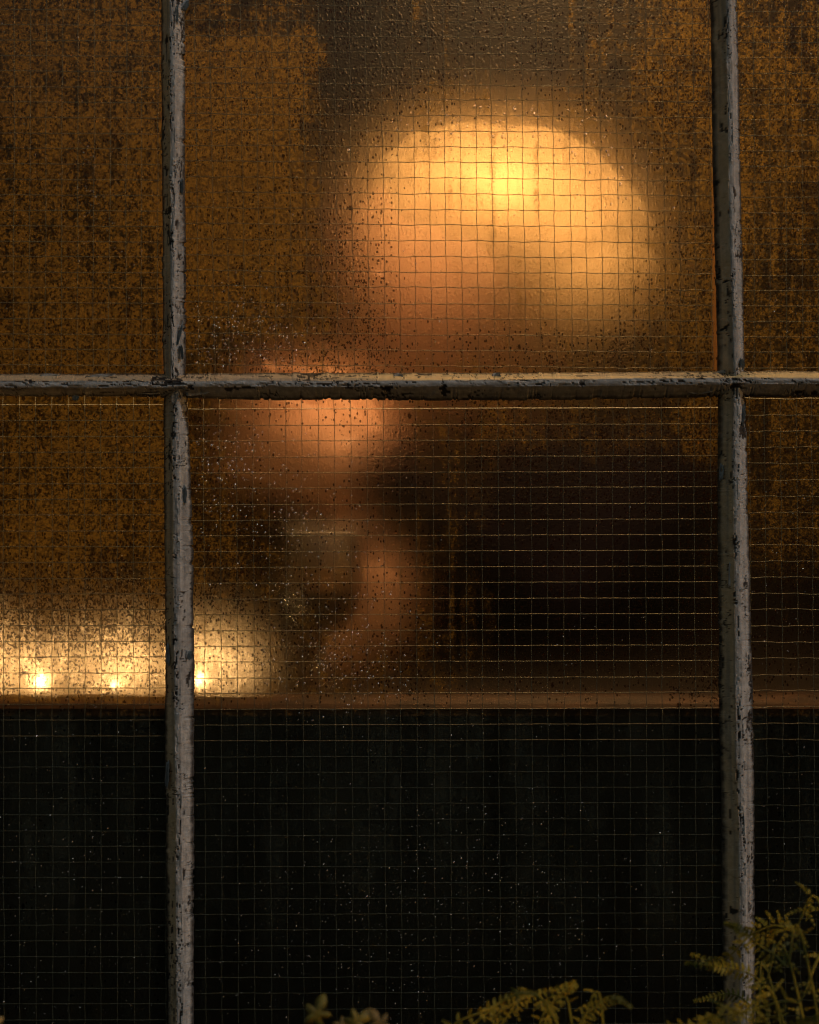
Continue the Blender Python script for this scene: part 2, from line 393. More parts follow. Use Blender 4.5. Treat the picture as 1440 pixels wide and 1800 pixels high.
# drops and dust stuck on the outside of the glass
def droplets(par, spots, seed):
    r = random.Random(seed); bm = bmesh.new()
    for (cx, cy_, rx, ry, n, s0, s1) in spots:
        for _ in range(n):
            x = r.gauss(cx, rx); y = r.gauss(cy_, ry)
            b = par[1]
            if not (b[0]+18 < x < b[1]-18 and b[2]+10 < y < b[3]-10): continue
            if not (-60 < x < 1500 and -60 < y < 1860): continue
            s = (s0+(s1-s0)*r.random()**3)*S
            c = P(x, y, -.00002); el = 1+.6*r.random()
            top = bm.verts.new(c+Vector((0, -s*.55, 0)))
            r1 = [bm.verts.new(c+Vector((math.cos(a)*s*.62, -s*.42, math.sin(a)*s*.62*el))) for a in [k*math.pi/4 for k in range(8)]]
            r2 = [bm.verts.new(c+Vector((math.cos(a)*s, 0, math.sin(a)*s*el))) for a in [k*math.pi/4 for k in range(8)]]
            for k in range(8):
                bm.faces.new((top, r1[k], r1[(k+1) % 8])); bm.faces.new((r1[k], r2[k], r2[(k+1) % 8], r1[(k+1) % 8]))
    bmesh.ops.recalc_face_normals(bm, faces=bm.faces)
    o = bm_obj('water_drops', bm, M['drop'], par[0], True); tag(o, kind='stuff'); return o
droplets(pl[0], [(150, 330, 12, 40, 40, .7, 1.6), (140, 350, 140, 300, 260, .6, 1.4)], 1)
droplets(pl[1], [(430, 600, 70, 45, 420, .8, 2.0), (890, 220, 110, 30, 160, .9, 3.0), (1090, 300, 40, 50, 60, 1, 3), (760, 340, 200, 260, 500, .6, 1.6)], 2)
droplets(pl[2], [(1380, 330, 60, 300, 300, .6, 1.4)], 3)
droplets(pl[3], [(150, 1560, 140, 170, 700, .5, 1.4), (150, 900, 130, 200, 160, .6, 1.5), (100, 1140, 120, 40, 200, .8, 2)], 4)
droplets(pl[4], [(400, 800, 45, 40, 160, .9, 2.3), (450, 860, 90, 80, 300, .8, 2.0), (560, 1010, 80, 110, 330, .8, 2.0), (610, 1170, 60, 40, 260, .9, 2.0), (700, 1600, 300, 130, 1500, .5, 1.4), (900, 1350, 300, 280, 500, .5, 1.3)], 5)
droplets(pl[5], [(1390, 1400, 50, 250, 160, .5, 1.2), (1380, 850, 50, 120, 100, .6, 1.4)], 6)

# glazing bars: swept profile with a flat nose, two bevels, ragged and cracked paint
def bar(name, stops, vertical, nose, seed, t0, t1, joints, crack):
    st = np.array(stops, float)
    fine0, fine1 = -40, (1840 if vertical else 1480)
    t = np.concatenate([np.arange(t0, fine0, 12.), np.arange(fine0, fine1, 1.5), np.arange(fine1, t1+1, 12.)])
    L = [np.interp(t, st[:, 0], st[:, k]) for k in (1, 2, 3, 4)]
    rough = lambda s, a, sc_: a*(fbm(t/sc_, t*0+s, seed)-.5)*2
    jd = np.zeros_like(t)
    for j in joints: jd = np.maximum(jd, np.exp(-((t-j)/26.)**2))
    L[0] = L[0]+rough(1, 1.5, 60)+rough(2, .5, 6)-1.5*ss(.66, .8, fbm(t/13, t*0+3, seed))
    L[3] = L[3]+rough(4, 1.5, 70)+rough(5, .7, 6)-2.6*ss(.62, .76, fbm(t/10, t*0+6, seed+1))*crack
    L[1] = L[1]+rough(7, 1.0, 40); L[2] = L[2]+rough(8, 1.0, 35)
    us = [(-.035, 0, 0)]+[(0, a, 0) for a in np.linspace(0, 1, 9)]+[(1, a, 0) for a in np.linspace(.12, 1, 5)]+[(2, a, 0) for a in np.linspace(.1, 1, 9)]+[(3, 0, 0)]
    X = []; H = []; U = []
    for seg_, a, _ in us:
        if seg_ == -.035: X.append(L[0]-.6); H.append(np.full_like(t, 0.0004)); U.append(-.05*np.ones_like(t)); continue
        if seg_ == 3: X.append(L[3]+.6); H.append(np.full_like(t, 0.0004)); U.append(3.05*np.ones_like(t)); continue
        i = int(seg_); x = L[i]*(1-a)+L[i+1]*a
        h = {0: a**.9, 1: 1.0+.04*math.sin(a*math.pi), 2: (1-a)**.9}[i]*nose+.0014
        X.append(x); H.append(-np.full_like(t, h)); U.append(np.full_like(t, i+a))
    X = np.stack(X, 1); H = np.stack(H, 1); U = np.stack(U, 1); T = np.repeat(t[:, None], X.shape[1], 1); J = np.repeat(jd[:, None], X.shape[1], 1)
    # cracks: thin lines along the grain plus a few across
    wv = 2.2*(fbm(T/30, U*1.2, seed+11)-.5)
    c1 = np.abs(fbm(T/85, U*2.6+wv, seed+20, 3)-.5)
    c2 = np.abs(fbm(T/16, U*.9+wv*.3, seed+30, 3)-.5)
    amt = ss(.42, .58, fbm(T/70, U*.8, seed+40, 3)+.40*J+.12*(crack-1))
    ck = ss(.030, .014, c1)*amt+ss(.017, .008, c2)*ss(.54, .66, fbm(T/40, U*.8, seed+41)+.3*J)
    chips = ss(.745, .765, fbm(T/34, U*1.9, seed+50, 4)+.18*J+.14*(fbm(T/160, U*.5, seed+52)-.5)+.05*(crack-1))
    edge = ss(.32, .06, np.minimum(U, 3-U)+.3*(fbm(T/9, U, seed+60)-.5))
    dark = np.clip(ck+chips*.95+edge*.9, 0, 1)
    streak = np.clip(ss(.45, .75, fbm(T/300, U*5, seed+70)), 0, 1)
    H = H+.0009*np.clip(ck+chips, 0, 1)-.0007*(fbm(T/12, U*3, seed+80)-.5)-.0006*ss(.58, .64, fbm(T/30, U*1.4, seed+90))
    H = H-.0016*J*(fbm(T/9, U*3, seed+99)-.5)*2
    if vertical: V = np.stack([(X-720)*S, H, ZC+(900-T)*S], -1)
    else: V = np.stack([(T-720)*S, H, ZC+(900-X)*S], -1)
    fc = grid_faces(*X.shape)
    if vertical: fc = [f[::-1] for f in fc]
    o = mesh_obj(name, V.reshape(-1, 3), fc, M['paint'], window, smooth=False)
    o.matrix_parent_inverse = Matrix.Translation(window.location).inverted()
    attr(o, 'chip', dark); attr(o, 'pale', (0 if vertical else 1)*ss(1.02, .93, U)*ss(430, 800, T)*(.55+.45*ss(.35, .5, fbm(T/50, U*2, seed+5)))); attr(o, 'streak', streak); attr(o, 'warmlit_putty', ss(1.15, .9, U+.3*(fbm(T/60, U*2, seed+7)-.5))*.8); return o  # masks for painted lamplight gold and warm side light on the bevels
vb1 = bar('glazing_bar', [(TOPY, 274, 291, 299, 314), (0, 284, 301, 310, 325), (320, 286, 302, 311, 325), (560, 287, 303, 309, 327), (668, 288, 303, 309, 326),
    (690, 289, 308, 318, 329), (800, 288, 306, 318, 334), (1000, 290, 307, 320, 340), (1150, 291, 309, 320, 341), (1400, 292, 311, 322, 341), (1800, 296, 313, 325, 341), (BOTY, 300, 317, 328, 343)],
    True, .0105, 101, TOPY, BOTY, [672], 1.25)
vb1['label'] = 'vertical bar crossed by the badly cracked joint'
vb2 = bar('glazing_bar', [(TOPY, 1240, 1260, 1270, 1284), (0, 1249, 1272, 1281, 1295), (350, 1255, 1277, 1286, 1303), (650, 1262, 1285, 1292, 1308), (690, 1262, 1284, 1296, 1311),
    (900, 1262, 1285, 1296, 1314), (1200, 1264, 1288, 1300, 1323), (1500, 1269, 1295, 1306, 1326), (1800, 1272, 1298, 1309, 1328), (BOTY, 1276, 1302, 1313, 1331)],
    True, .0115, 202, TOPY, BOTY, [675], .75)
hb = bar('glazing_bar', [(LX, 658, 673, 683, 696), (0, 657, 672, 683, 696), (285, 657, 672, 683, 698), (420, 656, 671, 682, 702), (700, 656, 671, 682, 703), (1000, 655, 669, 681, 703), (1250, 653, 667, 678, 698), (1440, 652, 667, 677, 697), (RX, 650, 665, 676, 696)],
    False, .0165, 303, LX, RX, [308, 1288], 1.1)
hb['label'] = 'horizontal bar with lamplight gold painted along its upper bevel'
# curling flakes of paint on the bars
def flake(par, px, py, a, b, ang, lift, curl, seed):
    r = random.Random(seed); V = []; n = 7
    for side in (0, 1):
        for j in range(n):
            for i in range(n):
                u = i/(n-1)*2-1; v = j/(n-1)*2-1
                k = 1-.25*abs(u*v)
                x = a*u*k*(1+.12*math.sin(v*5+seed)); y = b*v*k*(1+.12*math.sin(u*4+seed))
                dep = -lift-curl*(u*u+.4*u)-(0.0003 if side else 0)
                c, s_ = math.cos(ang), math.sin(ang)
                V.append(tuple(P(px+c*x-s_*y, py+s_*x+c*y, dep)))
    Fc = grid_faces(n, n)+[f[::-1] for f in grid_faces(n, n, n*n)]
    rim = list(range(n))+list(range(2*n-1, n*n, n))+list(range(n*n-2, n*n-n-1, -1))+list(range(n*n-2*n, 0, -n))
    Fc += [[rim[k], rim[k-1], rim[k-1]+n*n, rim[k]+n*n] for k in range(len(rim))]
    o = mesh_obj('paint_flake', V, Fc, M['paint'], par); o.matrix_parent_inverse = Matrix.Translation((0, 0, 0))
    attr(o, 'chip', [r.uniform(0, .35)+(.3 if k % 7 in (0, 6) else 0) for k in range(len(V))]); attr(o, 'streak', [0]*len(V))
    return o
for k, (par, px, py, a, b, ang, lift, curl) in enumerate([
    (vb1, 327, 11, 7, 10, .2, .003, .003), (vb1, 314, 30, 3, 16, 0, .011, .001), (vb1, 322, 330, 3, 14, 0, .006, .002), (vb1, 318, 590, 3, 22, .25, .008, .002), (vb1, 322, 620, 3, 14, -.1, .007, .003),
    (vb1, 334, 1150, 6, 9, .2, .007, .002), (vb1, 296, 1360, 4, 26, .05, .006, .003), (vb1, 297, 1150, 4, 20, -.04, .006, .002), (vb1, 310, 700, 6, 12, .2, .0115, .001), (vb1, 327, 870, 4, 18, 0, .008, .002),
    (hb, 135, 700, 7, 5, .1, .004, .003), (hb, 350, 692, 22, 4, -.12, .009, .002), (hb, 260, 690, 24, 4, .06, .008, .001), (hb, 395, 681, 20, 3, -.05, .0135, .001), (hb, 90, 661, 18, 3, .04, .007, .001),
    (hb, 180, 662, 26, 3, -.08, .009, .001), (hb, 700, 662, 9, 5, .3, .008, .002), (hb, 872, 661, 8, 5, -.2, .008, .002), (hb, 1262, 657, 12, 4, -.3, .006, .002), (hb, 1230, 690, 20, 3, -.05, .007, .002),
    (vb2, 1303, 730, 4, 20, .1, .008, .002), (vb2, 1301, 640, 4, 10, -.3, .008, .003), (vb2, 1266, 830, 4, 16, .05, .004, .003), (vb2, 1280, 1010, 3, 24, .03, .010, .0005)]):
    flake(par, px, py, a, b, ang, lift, curl, k)
# outer frame of the window, beyond the picture
bm = bmesh.new()
zt = ZC+(900-TOPY)*S; zb = ZC+(900-BOTY)*S; xl = (LX-720)*S; xr = (RX-720)*S
box(bm, xl-.06, xl+.004, -.02, .07, zb-.06, zt+.06); box(bm, xr-.004, xr+.06, -.02, .07, zb-.06, zt+.06)
box(bm, xl+.004, xr-.004, -.022, .07, zt-.004, zt+.06); box(bm, xl+.004, xr-.004, -.03, .07, zb-.06, zb+.004)
of = bm_obj('outer_frame', bm, plain('frame_paint', (.42, .41, .38), .6)); keep(of, window)

# ------------------------------------------------------------------ house wall, ground, room
brick = NT('brick'); v = brick.coords()
bt = brick.n('ShaderNodeTexBrick'); sw = brick.n('ShaderNodeMapping'); brick.t.links.new(v, sw.inputs[0]); sw.inputs['Rotation'].default_value = (math.pi/2, 0, 0)
brick.t.links.new(sw.outputs[0], bt.inputs[0]); bt.inputs['Scale'].default_value = 1; bt.inputs['Brick Width'].default_value = .225; bt.inputs['Row Height'].default_value = .075; bt.inputs['Mortar Size'].default_value = .006
bt.inputs['Color1'].default_value = (.22, .09, .05, 1); bt.inputs['Color2'].default_value = (.30, .14, .08, 1); bt.inputs['Mortar'].default_value = (.3, .28, .25, 1)
pr = brick.n('ShaderNodeBsdfPrincipled'); brick.t.links.new(bt.outputs[0], pr.inputs['Base Color']); pr.inputs['Roughness'].default_value = .9
M['brick'] = brick.fin(pr.outputs[0])
bm = bmesh.new()
box(bm, -3, 3, -.05, .12, 0, zb-.062); box(bm, -3, 3, -.05, .12, zt+.062, 2.9)
box(bm, -3, xl-.062, -.05, .12, zb-.062, zt+.062); box(bm, xr+.062, 3, -.05, .12, zb-.062, zt+.062)
tag(bm_obj('house_wall', bm, M['brick']), 'brick house wall around the wired glass window', 'wall')
def groundmesh():
    q = NT('soil'); v = q.coords(); n = q.noise(v, 20, 6); pr = q.n('ShaderNodeBsdfPrincipled')
    q.set(pr.inputs['Base Color'], q.col(n, (.02, .015, .01, 1), (.06, .05, .03, 1))); pr.inputs['Roughness'].default_value = 1
    q.set(pr.inputs['Normal'], q.bump(n, .8, .03)); return q.fin(pr.outputs[0])
g = mesh_obj('ground', [(-60, -60, 0), (60, -60, 0), (60, 60, 0), (-60, 60, 0)], [(0, 1, 2, 3)], groundmesh()); tag(g, kind='structure')
# room shell
RM = plain('room_plaster', (.06, .035, .018), .9, 0, 5, .2, .1)
bm = bmesh.new(); box(bm, -3, 3, 3.2, 3.3, 0, 2.6); tag(bm_obj('room_back_wall', bm, RM), kind='structure')
bm = bmesh.new(); box(bm, -3, 3, .12, 3.2, 2.6, 2.7); tag(bm_obj('ceiling', bm, RM), kind='structure')
bm = bmesh.new(); box(bm, -3.1, -3.0, .12, 3.3, 0, 2.7); tag(bm_obj('room_side_wall', bm, RM), kind='structure')
bm = bmesh.new(); box(bm, 3.0, 3.1, .12, 3.3, 0, 2.7); tag(bm_obj('room_side_wall', bm, RM), kind='structure')
bm = bmesh.new(); box(bm, -3, 3, .12, 3.2, .004, .02); tag(bm_obj('floor', bm, plain('dark_boards', (.05, .03, .02), .6)), kind='structure')

# counter that meets the glass, with a lit edge
ztop = P(0, 1226).z
ctr = tag(empty('counter', (0, .15, .02)), 'dark wooden counter whose thin brown edge meets the glass', 'counter')
bm = bmesh.new(); box(bm, -1.3, 1.3, .0305, .29, ztop-.0098, ztop)
M['ctop'] = plain('counter_varnish', (.006, .004, .003), .8, 0, 25, .5, .15, (1, 4, 4), .1)
keep(bm_obj('counter_top', bm, M['ctop']), ctr)
pr_ = [(.0305, ztop), (.026, ztop+.0004), (.021, ztop-.0006), (.016, ztop-.0030), (.0095, ztop-.0062), (.0068, ztop-.0095), (.0068, ztop-.0112), (.0305, ztop-.0112)]
bm = bmesh.new(); ra_ = [bm.verts.new((-1.3, a, b)) for a, b in pr_]; rb_ = [bm.verts.new((1.3, a, b)) for a, b in pr_]
for k in range(len(pr_)): bm.faces.new((ra_[k], rb_[k], rb_[(k+1) % 8], ra_[(k+1) % 8]))
bm.faces.new(ra_[::-1]); bm.faces.new(rb_); bmesh.ops.recalc_face_normals(bm, faces=bm.faces)
keep(bm_obj('edge_strip', bm, plain('edge_beech', (.030, .014, .007), .6, 0, 25, .6, .3, (1, 4, 4), .12)), ctr)
bm = bmesh.new(); box(bm, -1.28, 1.28, .014, .05, .02, ztop-.0115); keep(bm_obj('front_panel', bm, plain('black_panel', (.012, .012, .011), .8)), ctr)
bm = bmesh.new(); box(bm, -1.28, -1.26, .052, .27, .02, ztop-.0105); keep(bm_obj('side_panel', bm, plain('black_side', (.015, .014, .012), .8)), ctr)
bm = bmesh.new(); box(bm, 1.26, 1.28, .052, .27, .02, ztop-.0105); keep(bm_obj('side_panel', bm, plain('black_side', (.015, .014, .012), .8)), ctr)

# ------------------------------------------------------------------ the person behind the glass
def caps(bm, pts, seg=14):
    """chain of (point, radius) grown as a tapered limb with rounded ends"""
    pts = [(Vector(p), r_) for p, r_ in pts]; ext = []
    d0 = (pts[0][0]-pts[1][0]).normalized(); d1 = (pts[-1][0]-pts[-2][0]).normalized()
    for a in (80, 55, 28): ext.append((pts[0][0]+d0*pts[0][1]*math.sin(math.radians(a)), pts[0][1]*math.cos(math.radians(a))))
    ext += pts
    for a in (28, 55, 80): ext.append((pts[-1][0]+d1*pts[-1][1]*math.sin(math.radians(a)), pts[-1][1]*math.cos(math.radians(a))))
    n = len(ext); rings = []; a_prev = None
    for i, (p, rr) in enumerate(ext):
        t = (ext[min(i+1, n-1)][0]-ext[max(i-1, 0)][0]).normalized()
        if a_prev is None: a_prev = t.orthogonal().normalized()
        a = (a_prev-t*a_prev.dot(t)).normalized(); a_prev = a; b = t.cross(a)
        rings.append([bm.verts.new(p+(a*math.cos(2*math.pi*k/seg)+b*math.sin(2*math.pi*k/seg))*rr) for k in range(seg)])
    for u, w2 in zip(rings, rings[1:]):
        for k in range(seg): bm.faces.new((u[k], u[(k+1) % seg], w2[(k+1) % seg], w2[k]))
    bm.faces.new(rings[0][::-1]); bm.faces.new(rings[-1])
def ell(bm, c, ax, rad):
    r_ = bmesh.ops.create_icosphere(bm, subdivisions=3, radius=1)
    for v in r_['verts']: v.co = Vector(c)+ax[0]*v.co.x*rad[0]+ax[1]*v.co.y*rad[1]+ax[2]*v.co.z*rad[2]
def fuse(name, bm, vox, mat, par, smooth=4, fn=None):
    bmesh.ops.recalc_face_normals(bm, faces=bm.faces)
    o = bm_obj(name, bm, mat, None, True)
    md = o.modifiers.new('r', 'REMESH'); md.mode = 'VOXEL'; md.voxel_size = vox; md.use_smooth_shade = True
    if smooth: sm = o.modifiers.new('s', 'SMOOTH'); sm.factor = .5; sm.iterations = smooth
    dg = bpy.context.evaluated_depsgraph_get(); me = bpy.data.meshes.new_from_object(o.evaluated_get(dg)); o.modifiers.clear(); o.data = me; me.name = name
    if not me.materials: me.materials.append(mat)
    if fn:
        for v in me.vertices: v.co = fn(v.co)
    keep(o, par); return o
person = tag(empty('person', (A(1000, 0, .47).x, .47, .02)), 'blond person in a dark top sitting inside with hands clasped by the face', 'person')
f_ = Vector((-.80, -.60, 0)).normalized(); l_ = Vector((-f_.y, f_.x, 0))*-1; up = Vector((0, 0, 1))   # facing, own left side
l_ = up.cross(f_)
hip = A(1090, 1548, .52); hip.z = .80
chest = A(1010, 930, .48); nb_ = A(975, 745, .47)
rsh = chest-l_*.165+up*.045; lsh = chest+l_*.165+up*.03
hc = A(785, 440, .43)                        # middle of the head
hf = Vector((-.86, -.22, -.46)).normalized(); hu = (up-hf*up.dot(hf)).normalized(); hs = hu.cross(hf)
elb = Vector((A(645, 0, .22).x, .22, ztop+.040)); wri = A(672, 850, .25)
lel = A(985, 1130, .25); lwr = A(655, 820, .215)
knR = hip-l_*.10+f_*.40+Vector((0, .06, .0)); knL = hip+l_*.10+f_*.40+Vector((0, .10, 0))
def legs(bm, e):
    for s_, kn in ((-1, knR), (1, knL)):
        hj = hip+l_*.09*s_
        ft = kn+Vector((.03, .03, -.36))
        caps(bm, [(hj, .085+e), (hj.lerp(kn, .5), .072+e), (kn, .055+e), (kn.lerp(ft, .4), .052+e), (ft, .036+e)])
def torso(bm, e):
    ell(bm, hip, (l_, f_, up), (.165+e, .115+e, .12+e)); ell(bm, hip.lerp(chest, .45), (l_, f_, up), (.135+e, .10+e, .15+e))
    ell(bm, chest-up*.03, (l_, f_, up), (.165+e, .115+e, .16+e)); ell(bm, chest+up*.03, (l_, f_, up), (.19+e, .085+e, .075+e))
bm = bmesh.new(); torso(bm, 0); legs(bm, 0)
for s_, kn in ((-1, knR), (1, knL)):
    ft = kn+Vector((.03, .03, -.36)); caps(bm, [(ft+Vector((.03, 0, -.02)), .036), (ft+f_*.08+Vector((0, 0, -.03)), .034), (ft+f_*.17+Vector((0, 0, -.035)), .024)])
caps(bm, [(nb_+up*-.03, .062), (nb_+Vector((-.01, 0, .03)), .055), (hc-hu*.05-hf*.015, .052)])
ell(bm, hc, (hf, hs, hu), (.097, .076, .105)); ell(bm, hc+hf*.028-hu*.055, (hf, hs, hu), (.062, .056, .062)); ell(bm, hc+hf*.068-hu*.098, (hf, hs, hu), (.022, .026, .018))
caps(bm, [(hc+hf*.092+hu*.005, .007), (hc+hf*.108-hu*.028, .009), (hc+hf*.112-hu*.038, .011)], 10)
for s_ in (-1, 1):
    ell(bm, hc+hs*.077*s_-hf*.005-hu*.012, (hf, hs, hu), (.018, .007, .031))
    caps(bm, [(hc+hf*.083+hs*.014*s_+hu*.02, .007), (hc+hf*.078+hs*.045*s_+hu*.02, .006)], 8)
    ell(bm, hc+hf*.098+hs*.010*s_-hu*.040, (hf, hs, hu), (.010, .007, .007))
ell(bm, hc+hf*.092-hu*.062, (hf, hs, hu), (.009, .023, .005)); ell(bm, hc+hf*.089-hu*.072, (hf, hs, hu), (.009, .019, .005))
caps(bm, [(rsh, .052), (rsh.lerp(elb, .5), .045), (elb, .036)]); caps(bm, [(elb, .042), (elb.lerp(wri, .3), .050), (elb.lerp(wri, .75), .042), (wri, .029)])
caps(bm, [(lsh, .052), (lsh.lerp(lel, .5), .045), (lel, .036)]); caps(bm, [(lel, .036), (lel.lerp(lwr, .3), .038), (lwr, .025)])
# raised hand: palm, four bent fingers and a thumb
def hand(bm, w0, d, side, nrm, curl, s_=1.0):
    d = d.normalized(); side = (side-d*side.dot(d)).normalized(); nrm = d.cross(side)*(1 if d.cross(side).dot(nrm) > 0 else -1)
    palm = w0+d*.052
    ell(bm, palm, (d, side, nrm), (.056, .041, .017)); caps(bm, [(w0-d*.01, .025), (w0+d*.03, .024)])
    for k, (ln, off) in enumerate(((.072, -.030), (.080, -.010), (.075, .010), (.060, .029))):
        b = w0+d*.092+side*off; dd = d.copy(); pts = [(b-d*.02, .0098), (b, .0095)]
        for j, fr_ in enumerate((.45, .31, .24)):
            dd = (dd*math.cos(curl)+nrm*math.sin(curl)).normalized(); b = b+dd*ln*fr_+side*.002*(k-1.5); pts.append((b, .0090-.0010*j))
        caps(bm, pts, 10)
    t0 = w0+d*.03-side*.03; caps(bm, [(t0, .014), (t0+d*.028-side*.026+nrm*.012, .0115), (t0+d*.055-side*.032+nrm*.028, .010), (t0+d*.072-side*.030+nrm*.04, .009)], 10)
hand(bm, wri, A(340, 655, .25)-wri, Vector((.6, 0, -.8)), Vector((.2, 1, -.2)), math.radians(24))
hand(bm, lwr, A(380, 740, .215)-lwr, Vector((.5, 0, -.85)), Vector((-.2, 1, .1)), math.radians(27))
q = NT('skin'); v = q.coords(); n = q.noise(v, 30, 4); c = q.col(n, (.80, .42, .25, 1), (.90, .52, .34, 1))
pr = q.n('ShaderNodeBsdfPrincipled'); q.set(pr.inputs['Base Color'], c); pr.inputs['Roughness'].default_value = .45; M['skin'] = q.fin(pr.outputs[0])
fuse('body', bm, .0034, M['skin'], person, 2)
M['top_cloth'] = plain('dark_knit', (.004, .003, .006), 1, 0, 200, .4, .5, (1, 1, 1), 0)
bm = bmesh.new()
ell(bm, hip.lerp(chest, .45), (l_, f_, up), (.15, .118, .17)); ell(bm, hip+up*.05, (l_, f_, up), (.175, .125, .10)); ell(bm, chest-up*.03, (l_, f_, up), (.182, .130, .17)); ell(bm, chest+up*.03, (l_, f_, up), (.202, .098, .082))
caps(bm, [(nb_+up*-.045, .078), (nb_+up*.012, .066)])
caps(bm, [(rsh, .063), (rsh.lerp(elb, .5), .056), (rsh.lerp(elb, .74), .053)])
caps(bm, [(lsh, .063), (lsh.lerp(lel, .5), .056), (lel, .049)]); caps(bm, [(lel, .049), (lel.lerp(lwr, .4), .047), (lwr, .034)])
fuse('dark_top', bm, .006, M['top_cloth'], person, 3, lambda c: c+Vector((1, 0, 0))*.004*math.sin(c.z*90+c.x*40+c.y*60))
bm = bmesh.new(); legs(bm, .012); ell(bm, hip, (l_, f_, up), (.178, .128, .12))
fuse('trousers', bm, .008, plain('denim', (.02, .025, .04), .9), person, 3)
for s_ in (-1, 1):
    bm = bmesh.new(); ell(bm, hc+hf*.079+hs*.031*s_+hu*.004, (hf, hs, hu), (.0115, .0115, .0115)); keep(bm_obj('eye', bm, plain('eye_white', (.7, .66, .6), .2, 0, 20, .05, 0), None, True), person)
# blond hair gathered low at the back
q = NT('blond_hair'); v = q.coords((1, 1, 1)); n = q.noise(v, 30, 3); n2 = q.noise(q.coords((1.5, 1.5, .25)), 500, 3)
c = q.col(q.ramp(n2, .3, .7), (.80, .54, .25, 1), (.99, .77, .46, 1))
pr = q.n('ShaderNodeBsdfPrincipled'); q.set(pr.inputs['Base Color'], c); pr.inputs['Roughness'].default_value = .8; pr.inputs['Specular IOR Level'].default_value = .15; q.set(pr.inputs['Normal'], q.bump(n2, .6, .002)); M['hair'] = q.fin(pr.outputs[0])
bm = bmesh.new()
ell(bm, hc-hf*.048+hu*.026, (hf, hs, hu), (.094, .090, .098)); ell(bm, A(930, 345, .44), (Vector((1, 0, 0)), Vector((0, 1, 0)), up), (.104, .098, .088))
ell(bm, A(1000, 400, .44), (Vector((1, 0, 0)), Vector((0, 1, 0)), up), (.094, .092, .088)); ell(bm, A(1045, 470, .43), (Vector((1, 0, 0)), Vector((0, 1, 0)), up), (.074, .080, .066))
for k in range(46):
    a = -1.15+2.3*k/45; r2 = .094
    p0 = hc+hf*.045*math.cos(a)+hs*.085*math.sin(a)*.8+hu*(.078-.02*abs(a))
    p1 = hc-hf*.03+hs*.093*math.sin(a)+hu*(.125-.055*abs(a)); p2 = hc-hf*.10+hs*.08*math.sin(a)+hu*(.05-.02*abs(a)); p3 = A(1085, 470, .44)+hs*.05*math.sin(a)
    caps(bm, [(p0, .006), (p1*.5+p0*.5+hu*.012, .008), (p1, .009), (p2, .010), (p3, .009)], 6)
fuse('hair', bm, .0038, M['hair'], person, 1)
# bar stool under the person
st = tag(empty('bar_stool', (hip.x, hip.y, .02)), 'bar stool that the blond person sits on', 'stool')
bm = bmesh.new(); lathe(bm, [(.16, .655), (.18, .67), (.18, .69), (.16, .705)], Vector((hip.x, hip.y, 0)), 32); keep(bm_obj('seat', bm, plain('stool_pad', (.03, .02, .02), .5), None, True), st)
for a in range(4):
    b = Vector((math.cos(a*math.pi/2+.78), math.sin(a*math.pi/2+.78), 0)); bm = bmesh.new()
    tube(bm, [Vector((hip.x, hip.y, .656))+b*.13, Vector((hip.x, hip.y, .021))+b*.20], .014, 10); keep(bm_obj('leg', bm, plain('stool_wood', (.12, .06, .03), .5), None, True), st)
bm = bmesh.new(); tube(bm, [Vector((hip.x, hip.y, .26))+Vector((math.cos(t), math.sin(t), 0))*.172 for t in [2*math.pi*k/28 for k in range(29)]], .009, 8); keep(bm_obj('foot_ring', bm, plain('ring_steel', (.4, .4, .4), .3, 1), None, True), st)
# pendant lamp added unseen above the frame to light the hair
lp = Vector((A(1080, 0, .15).x, .15, 1.96))
pl_lamp = tag(empty('added_pendant_lamp', tuple(lp)), 'added dark metal pendant lamp, unseen above the blond head', 'lamp')
bm = bmesh.new(); lathe(bm, [(.030, .10), (.034, .09), (.095, -.035), (.098, -.04), (.094, -.04), (.090, -.033), (.029, .086), (.02, .09)], lp, 36)
keep(bm_obj('metal_shade', bm, plain('dark_enamel', (.012, .012, .012), .8), None, True), pl_lamp)
bm = bmesh.new(); tube(bm, [lp+Vector((0, 0, .10)), Vector((lp.x, lp.y, 2.6))], .003, 8); keep(bm_obj('cord', bm, plain('cord_black', (.02, .02, .02), .6)), pl_lamp)
def plight(name, loc, pw, col, rad, par):
    l = bpy.data.lights.new(name, 'POINT'); l.energy = pw; l.color = col; l.shadow_soft_size = rad
    o = bpy.data.objects.new(name, l); COL.objects.link(o); o.location = loc; keep(o, par); return o
plight('added_bulb_light', lp+Vector((0, 0, .03)), 55.0, (1, .63, .31), .02, pl_lamp)
off2 = Vector((A(540, 0, .12).x, .12, 1.80))-lp  # second added pendant, unseen, brightens the hands
pl2 = pl_lamp.copy(); COL.objects.link(pl2); pl2.location = lp+off2; pl2['label'] = 'added dark metal pendant lamp, unseen above the clasped hands'
for ch in list(pl_lamp.children):
    c2 = ch.copy(); COL.objects.link(c2); c2.parent = pl2
    if ch.type == 'LIGHT': c2.data = ch.data.copy(); c2.data.energy = 66
for t_ in (pl_lamp, pl2): t_['group'] = 'added pendant lamps over the counter'

